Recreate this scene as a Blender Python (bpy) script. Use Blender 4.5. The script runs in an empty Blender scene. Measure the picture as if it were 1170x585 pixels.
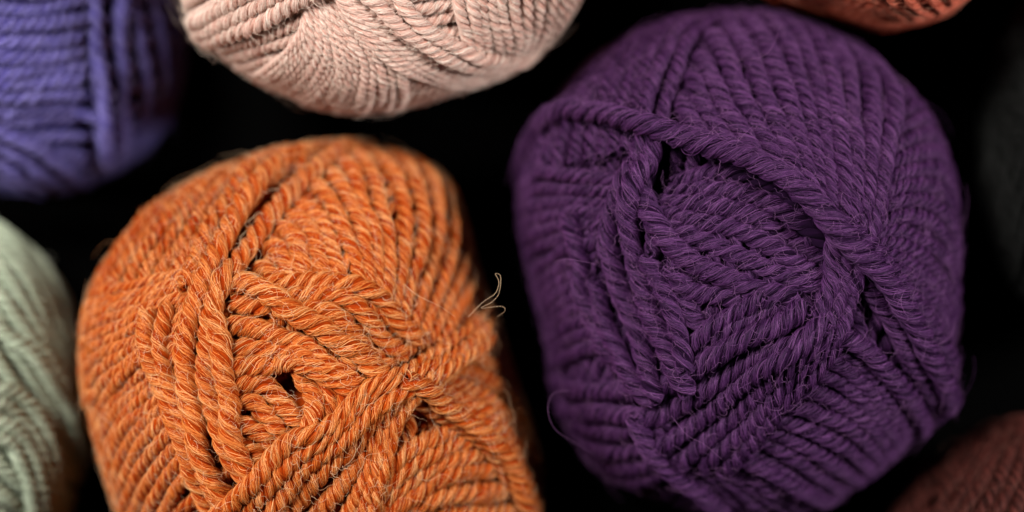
import bpy, math
import numpy as np

# ------------------------------------------------------------------ scale
# lengths below are in "u": 1 u = 0.2 mm (about one pixel of the photograph at the ball tops)
S = 0.0002
D = 2600.0            # camera height above the plane of the ball tops (u)
ZG = 640.0            # height of that plane above the table (u)
CX, CY = 585.0, 292.5
rng = np.random.default_rng(11)
COL = bpy.context.scene.collection
DETAIL = 1.0

# ------------------------------------------------------------------ materials
def nodes(name):
    m = bpy.data.materials.new(name); m.use_nodes = True
    nt = m.node_tree; nt.nodes.clear()
    return m, nt, nt.nodes, nt.links

def ply_material(name, deep, light, rough=0.95):
    """wool body of the plies: fine streaks running along each ply"""
    m, nt, N, L = nodes(name)
    out = N.new('ShaderNodeOutputMaterial'); p = N.new('ShaderNodeBsdfPrincipled')
    uv = N.new('ShaderNodeUVMap'); uv.uv_map = 'UVMap'
    mp = N.new('ShaderNodeMapping'); mp.inputs['Scale'].default_value = (9.0, 0.06, 1)
    no = N.new('ShaderNodeTexNoise'); no.inputs['Scale'].default_value = 1.0
    no.inputs['Detail'].default_value = 4; no.inputs['Roughness'].default_value = 0.65
    mp2 = N.new('ShaderNodeMapping'); mp2.inputs['Scale'].default_value = (2.0, 0.035, 1)
    n2 = N.new('ShaderNodeTexNoise'); n2.inputs['Scale'].default_value = 1.0; n2.inputs['Detail'].default_value = 2
    mx = N.new('ShaderNodeMath'); mx.operation = 'MULTIPLY_ADD'; mx.inputs[1].default_value = 0.6
    ad = N.new('ShaderNodeMath'); ad.operation = 'MULTIPLY'; ad.inputs[1].default_value = 0.4
    cr = N.new('ShaderNodeValToRGB')
    cr.color_ramp.elements[0].position = 0.40; cr.color_ramp.elements[0].color = (*deep, 1)
    cr.color_ramp.elements[1].position = 0.66; cr.color_ramp.elements[1].color = (*light, 1)
    L.new(uv.outputs[0], mp.inputs[0]); L.new(uv.outputs[0], mp2.inputs[0])
    L.new(mp.outputs[0], no.inputs['Vector']); L.new(mp2.outputs[0], n2.inputs['Vector'])
    L.new(n2.outputs['Fac'], ad.inputs[0]); L.new(no.outputs['Fac'], mx.inputs[0]); L.new(ad.outputs[0], mx.inputs[2])
    L.new(mx.outputs[0], cr.inputs[0]); L.new(cr.outputs[0], p.inputs['Base Color'])
    bu = N.new('ShaderNodeBump'); bu.inputs['Strength'].default_value = 0.7; bu.inputs['Distance'].default_value = 1.2*S
    L.new(no.outputs['Fac'], bu.inputs['Height']); L.new(bu.outputs[0], p.inputs['Normal'])
    p.inputs['Roughness'].default_value = rough
    p.inputs['Specular IOR Level'].default_value = 0.12
    L.new(p.outputs[0], out.inputs[0])
    return m

def fiber_material(name, a, b, c=None):
    """single wool fibres: colour varies from fibre to fibre"""
    m, nt, N, L = nodes(name)
    out = N.new('ShaderNodeOutputMaterial'); p = N.new('ShaderNodeBsdfPrincipled')
    hi = N.new('ShaderNodeHairInfo'); cr = N.new('ShaderNodeValToRGB')
    cr.color_ramp.elements[0].color = (*a, 1); cr.color_ramp.elements[1].color = (*b, 1)
    cr.color_ramp.elements[1].position = 0.65
    if c:
        e = cr.color_ramp.elements.new(1.0); e.color = (*c, 1)
    L.new(hi.outputs['Random'], cr.inputs[0]); L.new(cr.outputs[0], p.inputs['Base Color'])
    p.inputs['Roughness'].default_value = 0.6; p.inputs['Specular IOR Level'].default_value = 0.25
    L.new(p.outputs[0], out.inputs[0])
    return m

def plain_material(name, col, rough=0.9, spec=0.1):
    m, nt, N, L = nodes(name)
    out = N.new('ShaderNodeOutputMaterial'); p = N.new('ShaderNodeBsdfPrincipled')
    no = N.new('ShaderNodeTexNoise'); no.inputs['Scale'].default_value = 400; no.inputs['Detail'].default_value = 5
    cr = N.new('ShaderNodeValToRGB')
    cr.color_ramp.elements[0].color = (*[c*0.6 for c in col], 1); cr.color_ramp.elements[1].color = (*[c*1.3 for c in col], 1)
    tc = N.new('ShaderNodeTexCoord')
    L.new(tc.outputs['Object'], no.inputs['Vector']); L.new(no.outputs['Fac'], cr.inputs[0])
    L.new(cr.outputs[0], p.inputs['Base Color'])
    p.inputs['Roughness'].default_value = rough; p.inputs['Specular IOR Level'].default_value = spec
    L.new(p.outputs[0], out.inputs[0])
    return m

# ------------------------------------------------------------------ mesh / curve builders
def grid_tubes_mesh(name, tubes, mat, parent):
    """tubes: list of (rings[n,k,3], arc[n]) in u -> one mesh object"""
    V, F, UV = [], [], []; base = 0
    for rings, arc in tubes:
        n, k, _ = rings.shape
        V.append(rings.reshape(-1, 3))
        i = np.arange(n-1)[:, None]; j = np.arange(k)[None, :]; j2 = (j+1) % k
        q = np.stack([i*k+j, i*k+j2, (i+1)*k+j2, (i+1)*k+j], -1).reshape(-1, 4) + base
        F.append(q)
        u0 = np.broadcast_to(j/k, (n-1, k)); u1 = np.broadcast_to((j+1)/k, (n-1, k))
        off = rng.random()*50
        v0 = np.broadcast_to(arc[:-1, None], (n-1, k)); v1 = np.broadcast_to(arc[1:, None], (n-1, k))
        UV.append(np.stack([np.stack([u0+off, v0], -1), np.stack([u1+off, v0], -1),
                            np.stack([u1+off, v1], -1), np.stack([u0+off, v1], -1)], 2).reshape(-1, 2))
        base += n*k
    V = np.concatenate(V)*S; F = np.concatenate(F); UV = np.concatenate(UV)
    me = bpy.data.meshes.new(name)
    me.vertices.add(len(V)); me.vertices.foreach_set('co', V.astype(np.float32).ravel())
    me.loops.add(F.size); me.loops.foreach_set('vertex_index', F.astype(np.int32).ravel())
    me.polygons.add(len(F)); me.polygons.foreach_set('loop_start', np.arange(0, F.size, 4, dtype=np.int32))
    me.polygons.foreach_set('use_smooth', np.ones(len(F), dtype=bool))
    uvl = me.uv_layers.new(name='UVMap'); uvl.data.foreach_set('uv', UV.astype(np.float32).ravel())
    me.update(calc_edges=True); me.materials.append(mat)
    o = bpy.data.objects.new(name, me); COL.objects.link(o); o.parent = parent
    return o

def hair_object(name, P, Rr, mat, parent):
    """P [M,K,3], Rr [M,K] in u -> one Curves object"""
    M, K, _ = P.shape
    hc = bpy.data.hair_curves.new(name)
    hc.add_curves([K]*M)
    hc.position_data.foreach_set('vector', (P.reshape(-1, 3)*S).astype(np.float32).ravel())
    at = hc.attributes.get('radius') or hc.attributes.new('radius', 'FLOAT', 'POINT')
    at.data.foreach_set('value', (Rr.reshape(-1)*S).astype(np.float32))
    hc.materials.append(mat)
    o = bpy.data.objects.new(name, hc); COL.objects.link(o); o.parent = parent
    return o

def nrm(v):
    return v/np.maximum(np.linalg.norm(v, axis=-1, keepdims=True), 1e-9)

def smooth1(x, sig):
    if sig < 0.3: return x
    r = int(sig*3)+1; k = np.exp(-0.5*(np.arange(-r, r+1)/sig)**2); k /= k.sum()
    if x.ndim == 1:
        return np.convolve(np.pad(x, r, mode='edge'), k, mode='valid')
    return np.stack([smooth1(x[:, i], sig) for i in range(x.shape[1])], 1)

def catmull(P, t):
    """interpolate control points P[n,...] at params t in [0,n-1]"""
    n = len(P); Q = np.concatenate([2*P[:1]-P[1:2], P, 2*P[-1:]-P[-2:-1]])
    i = np.clip(np.floor(t).astype(int), 0, n-2); f = t-i
    sh = (-1,)+(1,)*(P.ndim-1); f = f.reshape(sh)
    a, b, c, d = Q[i], Q[i+1], Q[i+2], Q[i+3]
    return 0.5*((2*b)+(-a+c)*f+(2*a-5*b+4*c-d)*f*f+(-a+3*b-3*c+d)*f**3)

def noise1(n, step, amp):
    m = max(4, int(n/step)+3)
    return np.interp(np.linspace(0, m-1, n), np.arange(m), rng.normal(0, amp, m))

# ------------------------------------------------------------------ the ball
class Ball:
    def __init__(s, name, outline, ztop, H, e=0.85, inset=16, dents=(), R=11.5, plies=3, pitch=4.6, center=None, ngrid=520):
        s.name = name; s.ztop = ztop; s.H = H; s.Hb = ZG+(ztop-H)-6; s.e = e; s.R = R; s.plies = plies; s.pitch = pitch; s.hl = 3.0*R
        o = np.array(outline, float)
        k = (D-(ztop-H))/D
        W = np.stack([(o[:, 0]-CX)*k, -(o[:, 1]-CY)*k], 1)
        if center is None: s.c = (W.min(0)+W.max(0))/2
        else: s.c = np.array([(center[0]-CX)*k, -(center[1]-CY)*k])
        rel = W-s.c; th = np.arctan2(rel[:, 1], rel[:, 0]); rr = np.hypot(rel[:, 0], rel[:, 1])-inset
        od = np.argsort(th); th = th[od]; rr = rr[od]
        s.tt = np.linspace(-math.pi, math.pi, 361)
        r = np.interp(s.tt, np.concatenate([th-2*math.pi, th, th+2*math.pi]), np.tile(rr, 3))
        ker = np.exp(-0.5*(np.arange(-20, 21)/6.0)**2); ker /= ker.sum()
        rp = np.concatenate([r[:-1]]*3); rs = np.convolve(rp, ker, mode='same')[360:720]
        s.rt = np.append(rs, rs[0])
        s.G = ngrid; s.ext = 1.5
        g = np.linspace(-s.ext, s.ext, s.G); ax, ay = np.meshgrid(g, g, indexing='ij')
        s.P0 = s.base(np.stack([ax, ay], -1))
        du = np.gradient(s.P0, axis=0); dv = np.gradient(s.P0, axis=1)
        s.N0 = nrm(np.cross(du, dv))
        s.Hh = np.zeros((s.G, s.G))
        for (px, py, rad, dep) in dents:
            A = s.px2a(np.array([[px, py]], float))[0]
            P = s.base(A)
            d2 = ((s.P0-P)**2).sum(-1)
            s.Hh -= dep*np.exp(-d2/(2*rad*rad))
        s.dent0 = s.Hh.copy()
        s.strands = []      # everything wound so far
        s.bands = []

        s.grooves = []; s.mottle = 0.0

    def groove(s, pts, rad=9, dep=26):
        P = np.array(pts, float); Q = catmull(P, np.linspace(0, len(P)-1, 8*len(P)))
        W = s.base(s.px2a(Q)); s.grooves.append((W, rad, dep))
        for w in W: s.dent0 = np.minimum(s.dent0, -dep*np.exp(-((s.P0-w)**2).sum(-1)/(2*rad*rad)))

    def Rth(s, th): return np.interp(th, s.tt, s.rt)

    def base(s, A):
        a = np.hypot(A[..., 0], A[..., 1]); th = np.arctan2(A[..., 1], A[..., 0])
        ph = np.clip(a, 0, 1.999)*math.pi/2
        r = np.abs(np.sin(ph))**s.e*s.Rth(th)
        cz = np.cos(ph); z = np.sign(cz)*np.abs(cz)**s.e*np.where(cz > 0, s.H, s.Hb)+(s.ztop-s.H)
        return np.stack([s.c[0]+r*np.cos(th), s.c[1]+r*np.sin(th), z], -1)

    def px2a(s, px):
        px = np.asarray(px, float); z = np.full(px.shape[:-1], s.ztop)
        for _ in range(8):
            k = (D-z-s.hl)/D
            X = (px[..., 0]-CX)*k-s.c[0]; Y = -(px[..., 1]-CY)*k-s.c[1]
            th = np.arctan2(Y, X); rho = np.hypot(X, Y)/s.Rth(th)
            a = np.where(rho < 1, (2/math.pi)*np.arcsin(np.clip(rho, 0, 1)**(1/s.e)), 1+(rho-1)*1.1)
            a = np.where(rho > 0.93, np.minimum(a, 0.76+(rho-0.93)*2.6+0.0), a) if False else a
            zz = np.where(a < 1, np.cos(a*math.pi/2)**s.e, 0)*s.H+s.ztop-s.H
            z = 0.5*z+0.5*zz
        return np.stack([a*np.cos(th), a*np.sin(th)], -1)

    def gi(s, A):
        return np.clip(((A+s.ext)/(2*s.ext)*(s.G-1)), 9, s.G-10)

    def samp(s, grid, A):
        g = s.gi(A); i = np.floor(g).astype(int); f = g-i
        i0, j0 = i[..., 0], i[..., 1]; fx, fy = f[..., 0], f[..., 1]
        if grid.ndim == 3: fx = fx[..., None]; fy = fy[..., None]
        return (grid[i0, j0]*(1-fx)*(1-fy)+grid[i0+1, j0]*fx*(1-fy)+grid[i0, j0+1]*(1-fx)*fy+grid[i0+1, j0+1]*fx*fy)

    def band(s, guides, n, name='yarn_band', R=None, lift=0.0, jit=1.2, press=0.82, fib=1.0, tight=None, acoords=False, sink=(), low=False):
        """lay n parallel strands; guides: curves in photo coordinates, first to last across the band"""
        R = R or s.R
        L = max(len(g) for g in guides)
        Gs = []
        for g in guides:
            A = np.array(g, float) if acoords else s.px2a(np.array(g, float))
            Gs.append(catmull(A, np.linspace(0, len(A)-1, 60)))
        Gs = np.array(Gs)
        if n == 1: across = Gs[:1] if len(Gs) == 1 else Gs.mean(0, keepdims=True)
        else: across = catmull(Gs, np.linspace(0, len(Gs)-1, n)) if len(Gs) > 1 else np.repeat(Gs, n, 0)
        snap = s.Hh.copy()
        # lateral spacing -> radius
        Pc = s.base(across)
        if n > 1:
            dd = np.linalg.norm(np.diff(Pc, axis=0), axis=-1)
            sp = np.concatenate([dd[:1], dd]); sp2 = np.concatenate([dd, dd[-1:]]); spc = np.minimum(sp, sp2)
        else: spc = np.full(Pc.shape[:2], 99.)
        newst = []
        for k in range(n):
            A = across[k]; P = Pc[k]
            seg = np.linalg.norm(np.diff(P, axis=0), axis=1); arc = np.concatenate([[0], np.cumsum(seg)])
            if arc[-1] < 12: continue
            m = int(arc[-1]/3.0)+4
            q = np.linspace(0, arc[-1], m)
            A = np.stack([np.interp(q, arc, A[:, i]) for i in (0, 1)], 1)
            rad = np.clip(np.interp(q, arc, spc[k])*0.72, 0.70*R, R)
            rad = smooth1(rad, 6)*(1+smooth1(noise1(m, 14, 0.06), 2))
            cell = 1.0/ (s.rt.mean()*1.15)
            A = A+np.stack([smooth1(noise1(m, 14, jit*cell), 3), smooth1(noise1(m, 14, jit*cell), 3)], 1)
            # height of what lies below
            gi = s.gi(A); ii = np.round(gi).astype(int)
            w = 9
            ox, oy = np.meshgrid(np.arange(-w, w+1), np.arange(-w, w+1), indexing='ij')
            IX = np.clip(ii[:, 0, None]+ox.ravel()[None], 0, s.G-1); IY = np.clip(ii[:, 1, None]+oy.ravel()[None], 0, s.G-1)
            pb = s.P0[IX, IY]; pc = s.base(A)
            d = np.linalg.norm(pb-pc[:, None], axis=-1)
            hs = snap[IX, IY]
            und = np.where(d < 0.45*R+1.5, hs, -99).max(1)
            mean = (hs*(d < 0.8*R)).sum(1)/np.maximum((d < 0.8*R).sum(1), 1)
            und = 0.6*und+0.4*mean
            wn = int(1.2*R/3); pad = np.pad(und, wn, mode='edge')
            env = np.max(np.stack([pad[j:j+m] for j in range(2*wn+1)]), 0)
            env = smooth1(env, 2.2*R/3)
            h = np.maximum(0.35*und+0.65*env, und-0.25*R)
            h = smooth1(h, 1.6)
            ra = np.clip((np.hypot(A[:, 0], A[:, 1])-0.62)/0.34, 0, 1)
            rim = 1-0.6*ra*ra*(3-2*ra)
            hc = h*press*rim+0.72*rad+lift*rim+smooth1(noise1(m, 16, 0.9), 3)
            if low:
                for (W, gr, gd) in s.grooves:
                    dm = ((pc[:, None]-W[None])**2).sum(-1).min(1)
                    hc = hc-gd*np.exp(-dm/(2*gr*gr))
            for (hx, hy, hr, hd) in sink:
                Ph = s.base(s.px2a(np.array([hx, hy], float)))
                hc = hc-hd*np.exp(-((pc-Ph)**2).sum(1)/(2*hr*hr))
            # stamp
            top = hc[:, None]+np.sqrt(np.maximum(rad[:, None]**2-d**2, 0))
            ok = d < rad[:, None]*0.98
            np.maximum.at(s.Hh, (IX[ok], IY[ok]), top[ok])
            Nn = s.samp(s.N0, A); Nn = nrm(Nn)
            C = pc+Nn*hc[:, None]
            T = nrm(np.gradient(smooth1(C, 1.5), axis=0))
            Nn = nrm(Nn-(Nn*T).sum(1)[:, None]*T)
            B = np.cross(T, Nn)
            ln = np.concatenate([[0], np.cumsum(np.linalg.norm(np.diff(C, axis=0), axis=1))])
            pitch = s.pitch*R*(1+rng.normal(0, 0.05))
            phi = rng.random()*6.283+2*math.pi*ln/pitch+smooth1(noise1(m, 25, 0.6), 4)
            newst.append(dict(A=A, C=C, T=T, N=Nn, B=B, rad=rad, hc=hc, ln=ln, phi=phi, R=R, fib=fib))
        s.bands.append((name, newst))
        s.strands += newst

    # ---- geometry out of the laid strands
    def ply_frames(s, st, k, twist=1.0):
        ph = s.tw*st['phi']+2*math.pi*k/s.plies
        off = (0.54 if s.plies > 3 else 0.52)*st['rad']
        c = st['C']+off[:, None]*(np.cos(ph)[:, None]*st['B']+0.92*np.sin(ph)[:, None]*st['N'])
        T = nrm(np.gradient(c, axis=0))
        rd = nrm(c-st['C']); rd = nrm(rd-(rd*T).sum(1)[:, None]*T)
        return c, T, rd, np.cross(T, rd)
    tw = 1.0

    def build(s, root, mats, fibers=1.0, fuzz=1.0, sides=9, step=1, core_mat=None, vis_a=1.12, frad=0.34):
        ply_m, fib_m, fuzz_m = mats
        plyR = 0.47 if s.plies > 3 else 0.475
        # core: the packed yarn inside
        na, nt = 48, 96
        aa = np.linspace(0.0, 1.98, na); tt = np.linspace(0, 2*math.pi, nt, endpoint=False)
        A = np.stack([aa[:, None]*np.cos(tt)[None], aa[:, None]*np.sin(tt)[None]], -1)
        P = s.base(A)
        hg = np.where(np.hypot(A[..., 0], A[..., 1]) < 1.45, s.samp(s.dent0, A), 0)
        cc = np.array([s.c[0], s.c[1], s.ztop-s.H])
        P = P+nrm(P-cc)*(hg-4)[..., None]
        core = grid_tubes_mesh('core', [(P, aa*300)], core_mat or ply_m, root)
        for (name, sts) in s.bands:
            tubes = []; FP = []; FR = []
            for st in sts:
                m = len(st['C'])
                topg = s.samp(s.Hh, st['A'])
                buried = (st['hc']+st['rad']*1.0 < topg-2.6*st['rad'])
                a = np.hypot(st['A'][:, 0], st['A'][:, 1])
                visible = (~buried) & (a < vis_a)
                for k in range(s.plies):
                    c, T, U, V = s.ply_frames(st, k)
                    pr = plyR*st['rad']*(1+smooth1(noise1(m, 8, 0.06), 2))
                    if step > 1:
                        ix = np.arange(0, m, step); 
                        if ix[-1] != m-1: ix = np.append(ix, m-1)
                    else: ix = np.arange(m)
                    an = np.linspace(0, 2*math.pi, sides, endpoint=False)
                    end = np.minimum(1, (np.minimum(np.arange(m), np.arange(m)[::-1])+0.4)/3.0)**0.5
                    rr = (pr*end*(1+0*end))[ix][:, None, None]
                    ring = c[ix][:, None]+rr*(np.cos(an)[None, :, None]*U[ix][:, None]*1.0+np.sin(an)[None, :, None]*V[ix][:, None]*1.06)
                    tubes.append((ring, st['ln'][ix]))
                    # fibres lying on the ply
                    if fibers <= 0: continue
                    vis = np.where(visible)[0]
                    if len(vis) < 4: continue
                    length = len(vis)*3.0
                    nf = int(length*0.55*fibers*st['fib']*(st['R']/12.0))
                    if nf < 1: continue
                    K = 12
                    Lf = rng.uniform(22, 75, nf)/3.0
                    mid = vis[rng.integers(0, len(vis), nf)]
                    if s.mottle > 0:      # fibres thinned in patches, baring the ply colour darkened for groove shade
                        Lf = rng.uniform(12, 60, nf)/3.0
                        q = c[mid]
                        nz = np.sin(q[:, 0]/4.3+1.7*np.sin(q[:, 1]/7.1))+np.sin(q[:, 1]/3.9+1.5*np.sin(q[:, 2]/6.3+q[:, 0]/11.0))+np.sin(q[:, 2]/4.1+1.3*np.sin(q[:, 0]/8.0))
                        w = s.mottle*np.clip((a[mid]-0.22)/0.35, 0.25, 1)
                        keep = (nz > -0.15) | (rng.random(nf) > w)
                        mid = mid[keep]; Lf = Lf[keep]; nf = len(mid)
                        if nf < 1: continue
                    s0 = mid-Lf*0.5
                    t = np.linspace(0, 1, K)
                    idx = np.clip(s0[:, None]+t[None]*Lf[:, None], 0.01, m-1.01)
                    i0 = idx.astype(int); f = (idx-i0)[..., None]
                    def g(arr): return arr[i0]*(1-f)+arr[i0+1]*f
                    cc_, UU, VV = g(c), g(U), g(V); pr_ = g(pr[:, None])[..., 0]
                    al0 = rng.normal(0, 0.6, nf)           # mostly on the outward side of the ply
                    al = al0[:, None]+(t[None]-0.5)*Lf[:, None]*3.0/(pr.mean()*2.6)*rng.normal(0.15, 0.42, nf)[:, None]
                    al += 0.25*np.sin(t[None]*rng.uniform(3, 12, nf)[:, None]+rng.uniform(0, 6, nf)[:, None])
                    stick = (rng.random(nf)**7)*rng.uniform(0.2, 0.9, nf)
                    prof = np.abs(t[None]-rng.uniform(0.2, 0.8, nf)[:, None])**1.5
                    ro = pr_*(1.0+rng.uniform(-0.04, 0.12, nf)[:, None]+stick[:, None]*prof*2.0)
                    pos = cc_+ro[..., None]*(np.cos(al)[..., None]*UU+np.sin(al)[..., None]*VV)
                    FP.append(pos)
                    rad = frad*rng.uniform(0.6, 1.35, nf)[:, None]*np.clip(1.15-np.abs(2*t[None]-1)**3*1.0, 0.15, 1)
                    FR.append(rad*np.ones((nf, K)))
            if not tubes: continue
            b = grid_tubes_mesh(name, tubes, ply_m, root)
            if FP:
                h = hair_object('wool_fibers', np.concatenate(FP), np.concatenate(FR), fib_m, b)
                h['kind'] = 'stuff'
        if fuzz > 0:
            s.fuzz(root, fuzz_m, int(5000*fuzz), frad)

    def fuzz(s, root, mat, n, frad):
        """loose curly fibres standing off the surface"""
        K = 16
        rr = np.sqrt(rng.uniform(0, 1.15, n)); th = rng.uniform(0, 2*math.pi, n)
        A = np.stack([rr*np.cos(th), rr*np.sin(th)], 1)
        h = s.samp(s.Hh, A)
        Nn = nrm(s.samp(s.N0, A)); P = s.base(A)+Nn*(h-1.5)[:, None]
        r = nrm(rng.normal(size=(n, 3))); T = nrm(r-(r*Nn).sum(1)[:, None]*Nn)
        B = np.cross(Nn, T)
        L = rng.uniform(8, 32, n); big = rng.random(n) < 0.06; L[big] *= 2.4
        curl = rng.normal(0, 2.2, n); rise = rng.uniform(0.05, 0.55, n)
        wob = rng.uniform(0, 6.28, n); wf = rng.uniform(2, 7, n); wa = rng.uniform(0.1, 0.7, n)
        pts = [P.copy()]; p = P.copy()
        for i in range(1, K):
            t = i/(K-1)
            ang = curl*t+wa*np.sin(wf*t*3+wob)
            up = rise*(1-1.7*t)
            d = np.cos(ang)[:, None]*T+np.sin(ang)[:, None]*B+up[:, None]*Nn
            p = p+nrm(d)*(L/(K-1))[:, None]
            pts.append(p.copy())
        P = np.stack(pts, 1)
        # keep above the surface
        rad = frad*0.5*rng.uniform(0.6, 1.2, n)[:, None]*np.linspace(1.1, 0.45, K)[None]
        o = hair_object('loose_fuzz', P, rad, mat, root); o['kind'] = 'stuff'

def base_winding(ball, ang, n, name='base_winding', amax=1.34, R=None, bow=0.0, sink=()):
    """parallel strands over the whole end of the ball, running in direction ang (degrees, image sense)"""
    ca, sa = math.cos(math.radians(ang)), math.sin(math.radians(ang))
    gs = []
    for w in np.linspace(-1.28, 1.28, 9):
        l = math.sqrt(max(amax**2-w*w, 0.03))
        row = []
        for t in np.linspace(-1, 1, 9):
            x = t*l; y = w+bow*(1-t*t)*0.3
            row.append((x*ca-y*sa, x*sa+y*ca))
        gs.append(row)
    ball.band(gs, n, name=name, R=R, acoords=True, jit=1.5, sink=sink, low=True)

def ball_root(name, label, group, ball):
    o = bpy.data.objects.new(name, None); COL.objects.link(o)
    o.empty_display_size = 0.01
    o['label'] = label; o['category'] = 'yarn ball'; o['group'] = group
    return o

GROUP = 'balls of wool yarn standing on end close together'

# ------------------------------------------------------------------ orange ball
orange = Ball('orange', [(140, 620), (118, 560), (98, 490), (87, 430), (85, 365), (104, 300), (148, 240), (213, 193), (290, 163), (370, 154),
                         (440, 153), (500, 166), (532, 198), (546, 260), (562, 310), (579, 360), (593, 410), (610, 460), (624, 510),
                         (632, 570), (622, 630), (590, 680), (520, 712), (400, 722), (280, 708), (190, 675)],
              ztop=-48, H=320, e=0.98, inset=38, dents=[(325, 442, 18, 55), (300, 305, 26, 16), (330, 400, 60, 6)], center=(352, 420))
b = orange
b.mottle = 0.85
b.groove([(395, 172), (352, 210), (300, 265), (272, 312)], 9, 26)
b.groove([(462, 470), (500, 505), (535, 545)], 8, 16)
base_winding(b, 40, 48, R=9, sink=[(327, 440, 15, 60)])
b.band([[(92, 480), (70, 340), (115, 240), (215, 165), (340, 125)],
        [(150, 430), (140, 340), (185, 265), (270, 195), (375, 140)],
        [(225, 400), (240, 320), (275, 260), (335, 203), (400, 150)]], 13, R=8.8, lift=2)                       # upper left windings
b.band([[(245, 318), (175, 335), (100, 375), (45, 440)],
        [(222, 370), (165, 395), (110, 440), (75, 520)],
        [(222, 440), (175, 460), (135, 520), (115, 620)],
        [(245, 520), (215, 545), (190, 590), (175, 660)]], 20, R=8.8, press=0.7)                                  # left fan
b.band([[(262, 296), (300, 308), (332, 345)], [(292, 256), (335, 278), (356, 345)], [(322, 226), (368, 262), (382, 350)]], 5, name='yarn_band', lift=-12, low=True)
b.band([[(335, 195), (374, 240), (397, 290), (405, 350)],
        [(395, 150), (425, 210), (438, 290), (430, 375)],
        [(440, 130), (482, 200), (492, 290), (462, 400)],
        [(490, 120), (532, 190), (540, 290), (500, 410)],
        [(535, 140), (572, 220), (588, 310), (565, 410)]], 14, R=10, lift=-5, low=True)                                  # top right windings
b.band([[(540, 492), (480, 505), (430, 545), (410, 590)],
        [(575, 545), (500, 555), (440, 590), (420, 640)],
        [(600, 620), (520, 625), (440, 650), (400, 700)]], 8, lift=-5)                                   # bottom centre
b.band([[(258, 438), (300, 442), (338, 482)], [(258, 500), (290, 512), (318, 545)]], 4)
b.band([[(340, 415), (352, 450), (345, 500)], [(386, 412), (392, 440), (388, 480)]], 3)
b.band([[(300, 328), (370, 330), (425, 350), (462, 392)],
        [(262, 352), (330, 358), (395, 388), (438, 428)]], 3, lift=-2)
b.band([[(262, 376), (310, 386), (360, 412), (412, 448)],
        [(262, 424), (300, 420), (350, 424), (395, 452)]], 3, lift=-3)
b.band([[(252, 328), (305, 343), (352, 376), (398, 410), (436, 450)]], 1, name='yarn_strand', R=13)
b.band([[(447, 450), (500, 486), (548, 532), (585, 600)],
        [(480, 430), (540, 462), (590, 520), (615, 610)],
        [(530, 392), (580, 440), (612, 500), (630, 600)],
        [(568, 352), (608, 420), (640, 500), (655, 600)]], 10, R=10.5)                                   # lower right windings
b.band([[(186, 365), (188, 410), (204, 460), (225, 520), (248, 585)],
        [(208, 360), (202, 410), (212, 450), (232, 510), (262, 580)]], 2, name='yarn_band', R=11)
b.band([[(420, 150), (400, 166), (345, 192), (288, 248), (258, 298), (239, 345), (225, 395), (226, 450), (241, 505), (274, 575)],
        [(430, 165), (408, 180), (352, 212), (300, 266), (274, 312), (253, 355), (245, 400), (247, 445), (262, 498), (292, 552)]], 2, R=13, lift=0)
b.band([[(256, 372), (264, 420), (272, 480), (292, 535), (320, 570)]], 1, name='yarn_strand', R=12.5)
b.band([[(390, 156), (330, 186), (268, 244), (240, 296), (226, 345)]], 1, name='yarn_strand', R=12, lift=-3)                 # cord over the top left
b.band([[(512, 408), (466, 444), (405, 496), (335, 566), (290, 640)],
        [(490, 428), (455, 462), (425, 515), (395, 580), (370, 650)],
        [(470, 440), (448, 470), (432, 520), (418, 580), (410, 650)]], 5, R=12)
b.band([[(640, 292), (588, 326), (515, 384), (456, 424), (385, 464), (300, 526), (225, 612)],
        [(650, 322), (596, 350), (525, 402), (462, 444), (395, 490), (322, 556), (260, 630)]], 3, R=12.5, lift=2)   # the big diagonal band
b.band([[(436, 442), (490, 476), (540, 520), (578, 590)]], 1, name='yarn_strand', R=12)

# ------------------------------------------------------------------ purple ball
purple = Ball('purple', [(579, 200), (594, 150), (618, 108), (660, 60), (720, 24), (790, 4), (860, -2), (930, 14), (990, 44), (1042, 86),
                         (1078, 138), (1098, 195), (1103, 265), (1100, 350), (1088, 430), (1066, 492), (1024, 538), (972, 574), (925, 598),
                         (850, 606), (770, 598), (705, 574), (652, 524), (628, 462), (608, 380), (587, 300), (577, 245)],
              ztop=-48, H=320, e=0.98, inset=38, dents=[(766, 204, 16, 45), (850, 270, 50, 9), (985, 345, 14, 8), (700, 245, 14, 10)], center=(842, 302))
b = purple
b.groove([(858, -6), (806, 46), (776, 110), (768, 150)], 8, 28)
b.groove([(900, 262), (950, 315), (985, 362), (1020, 420), (1050, 480)], 7, 9)
b.groove([(700, 236), (680, 232)], 8, 22)
base_winding(b, 70, 48, R=9, sink=[(766, 202, 12, 45)])
b.band([[(560, 230), (588, 110), (650, 30), (760, -30)],
        [(660, 200), (680, 120), (730, 50), (800, -20)],
        [(760, 172), (770, 112), (802, 48), (862, -8)]], 15, R=9, lift=8)
b.band([[(965, 190), (1020, 120), (1070, 110), (1130, 160)],
        [(960, 240), (1030, 185), (1080, 200), (1125, 280)],
        [(965, 275), (1030, 255), (1075, 290), (1115, 370)],
        [(985, 300), (1020, 315), (1062, 365), (1095, 450), (1120, 540)],
        [(985, 322), (1008, 358), (1044, 420), (1085, 500), (1120, 600)]], 18, R=9, lift=0)
b.band([[(778, 92), (786, 125), (800, 152), (825, 182)],
        [(808, 40), (835, 95), (862, 145), (890, 205)],
        [(850, 0), (890, 60), (915, 130), (935, 230)],
        [(905, 0), (945, 65), (958, 140), (962, 250)],
        [(960, 10), (1003, 85), (1005, 170), (985, 270)]], 12, R=11.5, lift=-7, low=True)
b.band([[(560, 250), (620, 210), (670, 205), (735, 216)],
        [(560, 330), (610, 262), (655, 238), (720, 240)],
        [(570, 380), (615, 300), (655, 272), (710, 270)]], 6, R=9.5, press=0.7)
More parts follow.
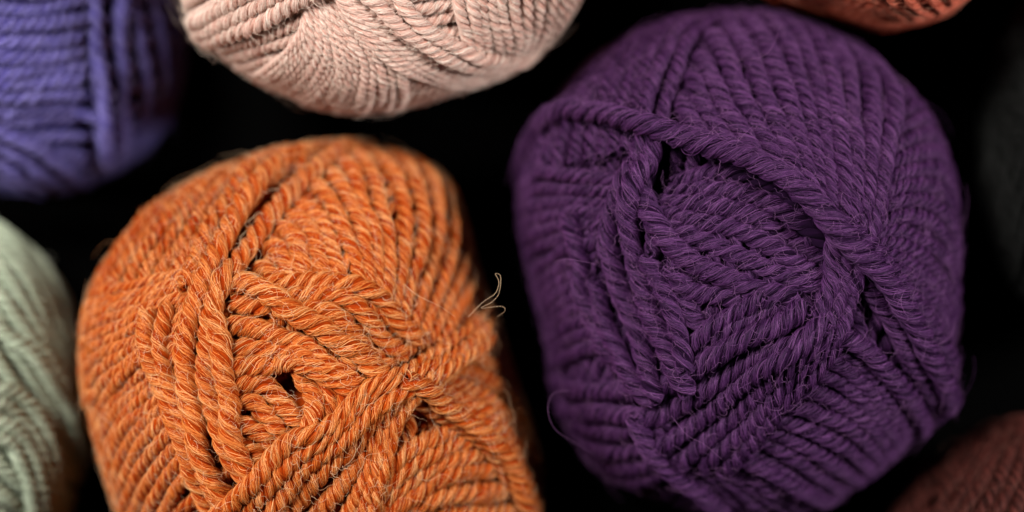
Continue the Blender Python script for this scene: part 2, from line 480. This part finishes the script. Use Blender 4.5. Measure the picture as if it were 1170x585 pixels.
b.band([[(705, 272), (650, 292), (606, 340), (590, 420)],
        [(695, 325), (650, 352), (618, 400), (608, 480)],
        [(710, 392), (675, 400), (645, 420), (630, 490)]], 9, R=9.5, press=0.7)
b.band([[(774, 208), (845, 202), (905, 226), (948, 272)],
        [(760, 230), (840, 238), (895, 262), (942, 298)],
        [(750, 250), (820, 282), (885, 310), (938, 330)]], 5, R=11.5, lift=-9, low=True)
b.band([[(620, 478), (690, 486), (765, 480)],
        [(645, 540), (710, 535), (790, 520)]], 4)
b.band([[(742, 212), (752, 240), (790, 290), (842, 320), (912, 336)]], 1, name='yarn_strand', R=13, lift=2)
b.band([[(775, 300), (800, 330), (850, 345)], [(790, 335), (805, 365), (850, 375)]], 2, lift=-3)
b.band([[(905, 368), (955, 376), (1000, 418), (1044, 482)],
        [(880, 420), (945, 425), (1000, 470), (1040, 530)],
        [(860, 470), (925, 485), (985, 520), (1020, 575)],
        [(835, 500), (900, 530), (960, 560), (1000, 610)]], 10, R=10, lift=-5, low=True)
b.band([[(905, 372), (958, 380), (1004, 420), (1046, 482)]], 1, name='yarn_strand', lift=3)
b.band([[(752, 455), (772, 500), (815, 545), (870, 590), (900, 640)],
        [(780, 478), (812, 508), (862, 542), (930, 580), (960, 620)],
        [(810, 488), (850, 512), (905, 538), (965, 560), (1000, 590)]], 7, R=10)
b.band([[(930, 250), (968, 300), (1000, 350), (1030, 410), (1058, 480)]], 1, name='yarn_strand', R=11, lift=-2)
b.band([[(946, 270), (944, 315), (922, 365), (890, 402)],
        [(970, 296), (964, 338), (948, 372), (915, 408)]], 3)
b.band([[(772, 428), (796, 392), (828, 362), (872, 338)],
        [(790, 440), (822, 405), (856, 376), (902, 350)]], 3, R=11)
b.band([[(612, 452), (690, 444), (762, 438), (806, 410), (858, 374), (915, 345)],
        [(622, 476), (690, 466), (768, 460), (822, 430), (876, 396), (932, 360)]], 2, R=12.5)
b.band([[(768, 488), (818, 460), (870, 410), (930, 362)],
        [(800, 508), (850, 470), (895, 420), (938, 372)],
        [(832, 518), (876, 470), (915, 425), (945, 385)]], 4)
b.band([[(676, 245), (686, 290), (690, 338), (712, 390), (748, 432)]], 1, name='yarn_strand', R=12)
b.band([[(700, 315), (712, 360), (736, 405), (765, 445)]], 1, name='yarn_strand', R=12)
b.band([[(757, 160), (738, 200), (718, 240), (714, 285), (728, 340), (748, 390), (775, 440)],
        [(764, 176), (746, 212), (736, 255), (742, 305), (758, 355), (780, 398), (800, 430)]], 2, R=12.5)
b.band([[(752, 290), (770, 328), (790, 380), (800, 410)]], 1, name='yarn_strand', R=12.5)
b.band([[(820, 170), (890, 205), (940, 250), (996, 300), (1040, 368), (1092, 480)]], 1, name='yarn_strand', R=11.5, lift=2)
b.band([[(566, 200), (640, 154), (700, 148), (765, 166), (832, 188), (894, 220), (942, 268), (986, 316), (1022, 376), (1056, 440), (1084, 510)]], 1, name='yarn_strand', R=14, lift=8)
b.band([[(752, 455), (768, 495), (808, 540), (850, 576)]], 1, name='yarn_strand', R=11)

# ------------------------------------------------------------------ pink ball
pink = Ball('pink', [(190, -60), (197, 0), (213, 42), (245, 72), (290, 102), (340, 124), (400, 136), (445, 134), (505, 118), (570, 92), (630, 56), (668, 10),
                     (685, -60), (670, -150), (610, -240), (500, -300), (380, -300), (270, -240), (210, -150)],
            ztop=-25, H=200, e=0.92, R=8.0, inset=24, center=(430, -75), ngrid=560, dents=[(350, -10, 25, 8)])
b = pink
base_winding(b, 20, 44)
b.band([[(330, -60), (350, 0), (330, 50), (270, 85), (200, 70)],
        [(355, -60), (375, 20), (375, 75), (330, 120), (280, 150)],
        [(380, -60), (410, 10), (450, 60), (450, 110), (400, 160)]], 20, R=7.5)
b.band([[(375, -30), (410, 20), (470, 70), (550, 95), (630, 85)],
        [(385, -30), (440, 15), (500, 52), (570, 68), (660, 50)],
        [(400, -40), (460, 5), (520, 38), (590, 55), (680, 30)]], 11, R=8)
b.band([[(520, -80), (520, -20), (530, 40)], [(600, -80), (590, -20), (590, 45)], [(660, -80), (655, -20), (640, 40)]], 13, R=8)
b.band([[(185, 30), (235, 15), (290, -15), (360, -50)],
        [(190, 55), (245, 38), (310, 10), (390, -30)]], 3, R=10)
b.band([[(440, -30), (478, 14), (530, 42), (592, 56), (640, 48), (690, 10)]], 1, name='yarn_strand', R=9.5)
b.band([[(400, -30), (452, 16), (505, 46), (560, 62), (612, 62)]], 1, name='yarn_strand', R=9)

# ------------------------------------------------------------------ lavender ball
lavender = Ball('lavender', [(228, 60), (222, 120), (195, 175), (150, 210), (80, 232), (0, 236), (-90, 225), (-170, 180), (-215, 110), (-225, 20), (-205, -80), (-140, -160),
                             (-40, -200), (60, -195), (150, -140), (205, -60), (225, 0)],
                ztop=-180, H=360, e=1.0, R=9.5, inset=38, center=(-45, 20), ngrid=460)
b = lavender
base_winding(b, 5, 36)
b.band([[(-120, -60), (-40, -40), (40, -45), (85, -60)],
        [(-120, 40), (-40, 32), (30, 36), (78, 30)],
        [(-120, 110), (-40, 98), (30, 100), (76, 96)]], 10)
b.band([[(-80, 120), (0, 138), (50, 165), (100, 215)], [(-80, 170), (-10, 180), (30, 205), (70, 250)]], 4)
b.band([[(105, -60), (130, 0), (150, 70), (150, 140)], [(150, -60), (190, 10), (205, 80), (200, 150)]], 4, R=9)
b.band([[(86, -80), (90, -10), (92, 60), (104, 130), (112, 180)], [(112, -80), (120, -10), (122, 60), (124, 130), (122, 180)]], 2, R=11)
b.band([[(-100, 108), (-30, 116), (40, 118), (100, 120)]], 1, name='yarn_strand', R=8.5)
b.band([[(92, 60), (100, 120), (108, 175)]], 1, name='yarn_strand', R=9)

# ------------------------------------------------------------------ sage ball
sage = Ball('sage', [(95, 585), (106, 520), (106, 450), (92, 365), (60, 295), (10, 248), (-60, 220), (-150, 225), (-230, 280), (-280, 370), (-290, 480), (-250, 590),
                     (-180, 660), (-80, 690), (20, 670), (75, 630)],
            ztop=-140, H=260, e=1.0, R=9.5, inset=34, center=(-85, 455), ngrid=460)
b = sage
base_winding(b, 130, 34)
b.groove([(-40, 400), (0, 420), (35, 455), (70, 520), (90, 570)], 9, 22)
b.band([[(20, 240), (70, 300), (98, 380), (110, 480), (112, 580)],
        [(-60, 250), (10, 310), (55, 400), (85, 480), (100, 590)],
        [(-80, 350), (-20, 382), (25, 425), (62, 480), (90, 560)]], 9, R=9.5, lift=6)
b.band([[(-60, 440), (0, 450), (34, 500), (52, 600)], [(-60, 500), (-20, 500), (10, 540), (14, 640)]], 4, R=10)

# ------------------------------------------------------------------ brick red ball
red = Ball('red', [(820, -120), (840, -30), (868, 2), (925, 20), (985, 38), (1045, 50), (1090, 38), (1130, 12), (1175, -40), (1200, -130), (1170, -230),
                   (1080, -300), (960, -310), (860, -230)],
           ztop=10, H=200, e=0.9, R=8.5, inset=42, center=(1010, -130), ngrid=460)
b = red
base_winding(b, -8, 40)
b.band([[(850, -40), (920, 0), (990, 14), (1060, 18), (1130, -10)],
        [(850, -10), (920, 18), (985, 34), (1045, 44), (1110, 30)]], 4, R=8.5)
b.band([[(1000, -60), (1010, -20), (1040, 8)], [(1070, -70), (1075, -20), (1095, 10)], [(1130, -60), (1128, -20), (1125, 5)]], 8, R=6.5)
b.band([[(830, -60), (900, -16), (970, 8), (1050, 22), (1135, 2)]], 1, name='yarn_strand', R=7.5)

# ------------------------------------------------------------------ brown ball
brown = Ball('brown', [(990, 640), (1010, 580), (1045, 530), (1100, 490), (1170, 465), (1240, 470), (1320, 520), (1370, 600), (1370, 700), (1320, 790), (1220, 830), (1110, 810),
                       (1030, 750), (995, 700)],
             ztop=-110, H=220, e=1.0, R=8.5, inset=26, center=(1185, 650), ngrid=400)
b = brown
b.groove([(1088, 470), (1082, 530), (1076, 600)], 7, 24)
base_winding(b, 65, 40)

# ------------------------------------------------------------------ charcoal ball
charcoal = Ball('charcoal', [(1122, 170), (1130, 90), (1155, 10), (1210, -50), (1290, -70), (1370, -30), (1410, 60), (1420, 170), (1410, 290), (1360, 370), (1280, 400),
                             (1200, 380), (1150, 320), (1126, 250)],
                ztop=-180, H=190, e=0.85, R=8.5, inset=26, center=(1270, 170), ngrid=400)
b = charcoal
base_winding(b, 85, 34)

# ------------------------------------------------------------------ build
specs = [
    (orange, 'burnt orange ball of wool below the pink one, flecked with paler fibres', dict(
        ply=((0.30, 0.027, 0.001), (0.48, 0.062, 0.001)), fib=((0.50, 0.075, 0.002), (0.76, 0.235, 0.043), (0.94, 0.52, 0.22)), fz=((0.70, 0.32, 0.14), (0.85, 0.58, 0.36))), 0.78, 0.8),  # ply darker than the fibres: shade of the grooves painted into its colour
    (purple, 'large deep purple ball of wool right of the orange one, crossed by one thick cord', dict(
        ply=((0.008, 0.0012, 0.012), (0.021, 0.0035, 0.029)), fib=((0.022, 0.0040, 0.032), (0.078, 0.0185, 0.100), (0.18, 0.064, 0.205)), fz=((0.14, 0.05, 0.17), (0.24, 0.10, 0.25))), 0.85, 0.7),  # groove shade put into the dark ply colour here as well
    (pink, 'pale pink ball of wool cut off by the top edge, above the orange ball', dict(
        ply=((0.62, 0.31, 0.24), (0.76, 0.48, 0.39)), fib=((0.72, 0.42, 0.34), (0.87, 0.64, 0.54), (0.93, 0.82, 0.71)), fz=((0.70, 0.50, 0.40), (0.85, 0.70, 0.58))), 0.6, 0.6),
    (lavender, 'lavender blue ball of wool in the top left corner, out of focus', dict(
        ply=((0.055, 0.045, 0.23), (0.14, 0.115, 0.38)), fib=((0.10, 0.085, 0.31), (0.25, 0.22, 0.55)), fz=((0.3, 0.26, 0.6), (0.42, 0.38, 0.74))), 0.35, 0.3),
    (sage, 'pale sage green ball of wool at the lower left, beside the orange ball', dict(
        ply=((0.36, 0.43, 0.31), (0.55, 0.63, 0.49)), fib=((0.46, 0.56, 0.40), (0.72, 0.82, 0.63)), fz=((0.45, 0.48, 0.38), (0.6, 0.62, 0.5))), 0.35, 0.3),
    (red, 'brick red ball of wool at the top edge, above the purple ball', dict(
        ply=((0.26, 0.028, 0.014), (0.42, 0.07, 0.035)), fib=((0.38, 0.055, 0.028), (0.68, 0.17, 0.10)), fz=((0.5, 0.16, 0.1), (0.65, 0.3, 0.2))), 0.5, 0.3),
    (brown, 'dark reddish brown ball of wool in the bottom right corner, below the purple ball', dict(
        ply=((0.010, 0.002, 0.002), (0.036, 0.007, 0.005)), fib=((0.022, 0.005, 0.004), (0.13, 0.028, 0.021)), fz=((0.14, 0.05, 0.04), (0.2, 0.08, 0.06))), 0.4, 0.3),
    (charcoal, 'charcoal grey ball of wool at the right edge, almost lost in the dark', dict(
        ply=((0.003, 0.0033, 0.003), (0.007, 0.0078, 0.007)), fib=((0.005, 0.0055, 0.005), (0.014, 0.015, 0.014)), fz=((0.02, 0.02, 0.02), (0.03, 0.03, 0.03))), 0.3, 0.2),
]
roots = {}
for ball, label, c, fd, fz in specs:
    pm = ply_material(ball.name+' wool ply', *c['ply'])
    fm = fiber_material(ball.name+' wool fibre', *c['fib'])
    zm = fiber_material(ball.name+' loose fibre', *c['fz'])
    root = ball_root('yarn_ball', label, GROUP, ball)
    near = ball in (orange, purple)
    ball.build(root, (pm, fm, zm), fibers=fd*2.2*DETAIL, fuzz=fz*2.0, step=1 if near else 2, sides=9 if near else 7)
    roots[ball.name] = (root, zm)
    zb = -ZG
    # origin at the foot of the ball; everything was built round the optical axis at table level
    base_loc = np.array([ball.c[0]*S, ball.c[1]*S, zb*S])
    # let every ball stand on the table: shift the geometry up to ZG, root at its foot
    root.location = base_loc+np.array([0, 0, ZG*S])
    for ch in root.children:
        ch.location = tuple(-base_loc)
    # a plinth of yarn below is not needed: the lower end reaches the table by its own height
# single long fibres that stand out in the photograph
def stray(ball, pts, hs, r=0.55):
    root, zm = roots[ball.name]
    P = np.array([[(x-CX)*(D-h)/D, -(y-CY)*(D-h)/D, h] for (x, y), h in zip(pts, hs)], float)
    Q = catmull(P, np.linspace(0, len(P)-1, 40))
    m = len(Q); rr = np.full((1, m), r)*np.linspace(1, 0.7, m)
    o = hair_object('stray_fiber', Q[None], rr*0.33, zm, root)
    zb = -ZG
    o.location = (-ball.c[0]*S, -ball.c[1]*S, -zb*S)

stray(orange, [(535, 362), (552, 345), (566, 335), (570, 322), (566, 313), (572, 316), (570, 335), (562, 345), (550, 352), (572, 350), (577, 355), (568, 362)],
      [-60, -55, -50, -48, -48, -50, -52, -55, -58, -56, -58, -70])
stray(orange, [(462, 325), (475, 336), (488, 343), (503, 350), (520, 362)], [-12, -8, -8, -12, -26])
stray(purple, [(745, 272), (770, 268), (790, 258), (806, 244), (814, 225)], [-22, -10, -4, -4, -10])
stray(purple, [(650, 446), (632, 450), (626, 468), (634, 490), (655, 505), (680, 520)], [-110, -100, -98, -100, -110, -130], 0.5)
stray(purple, [(767, 475), (785, 497), (805, 508), (825, 525)], [-20, -12, -14, -22])
stray(purple, [(857, 68), (872, 64), (882, 54), (892, 30)], [-70, -60, -60, -80], 0.5)
stray(purple, [(636, 298), (648, 296), (662, 298), (682, 302)], [-60, -52, -48, -46])
stray(purple, [(842, 385), (826, 360), (815, 330)], [-20, -20, -24], 0.4)

# ------------------------------------------------------------------ table
me = bpy.data.meshes.new('table_surface')
w = 1.2
zt = -0.0
me.from_pydata([(-w, -w, zt), (w, -w, zt), (w, w, zt), (-w, w, zt)], [], [(0, 1, 2, 3)])
me.materials.append(plain_material('black cloth', (0.002, 0.002, 0.002), 0.95, 0.0))
tb = bpy.data.objects.new('table_surface', me); COL.objects.link(tb); tb['kind'] = 'structure'

# ------------------------------------------------------------------ camera
cam = bpy.data.cameras.new('camera'); co = bpy.data.objects.new('camera', cam); COL.objects.link(co)
co.location = (0, 0, (ZG+D)*S)
cam.sensor_width = 36; cam.lens = 36*D/1170.0
cam.clip_start = 0.01; cam.clip_end = 20
cam.dof.use_dof = True; cam.dof.focus_distance = (D+22)*S; cam.dof.aperture_fstop = 3.5
bpy.context.scene.camera = co

# ------------------------------------------------------------------ light
def area(name, loc, target, size, power, col=(1, 1, 1), size_y=None):
    l = bpy.data.lights.new(name, 'AREA'); l.size = size; l.energy = power; l.color = col
    if size_y: l.shape = 'RECTANGLE'; l.size_y = size_y
    o = bpy.data.objects.new(name, l); COL.objects.link(o); o.location = loc
    import mathutils
    d = mathutils.Vector(target)-mathutils.Vector(loc)
    o.rotation_euler = d.to_track_quat('-Z', 'Y').to_euler()
    return o
area('softbox', (-0.30, 0.30, 0.80), (0, 0, 0.1), 0.20, 6.6, (1.0, 0.95, 0.90))
area('softbox_left', (-0.40, 0.04, 0.36), (-0.06, 0, 0.1), 0.07, 1.0, (1.0, 0.96, 0.92))
area('softbox_right', (0.42, 0.06, 0.46), (0.06, 0, 0.1), 0.10, 2.2, (1.0, 0.97, 0.95))

wd = bpy.data.worlds.new('World'); bpy.context.scene.world = wd; wd.use_nodes = True
wd.node_tree.nodes['Background'].inputs[0].default_value = (0.5, 0.55, 0.6, 1)
wd.node_tree.nodes['Background'].inputs[1].default_value = 0.0003

sc = bpy.context.scene
sc.view_settings.view_transform = 'Standard'; sc.view_settings.look = 'None'
sc.view_settings.exposure = 0; sc.view_settings.gamma = 1
sc.cycles.max_bounces = 4; sc.cycles.diffuse_bounces = 2
sc.cycles.use_denoising = True
sc.cycles_curves.shape = 'RIBBONS' if hasattr(sc, 'cycles_curves') else None
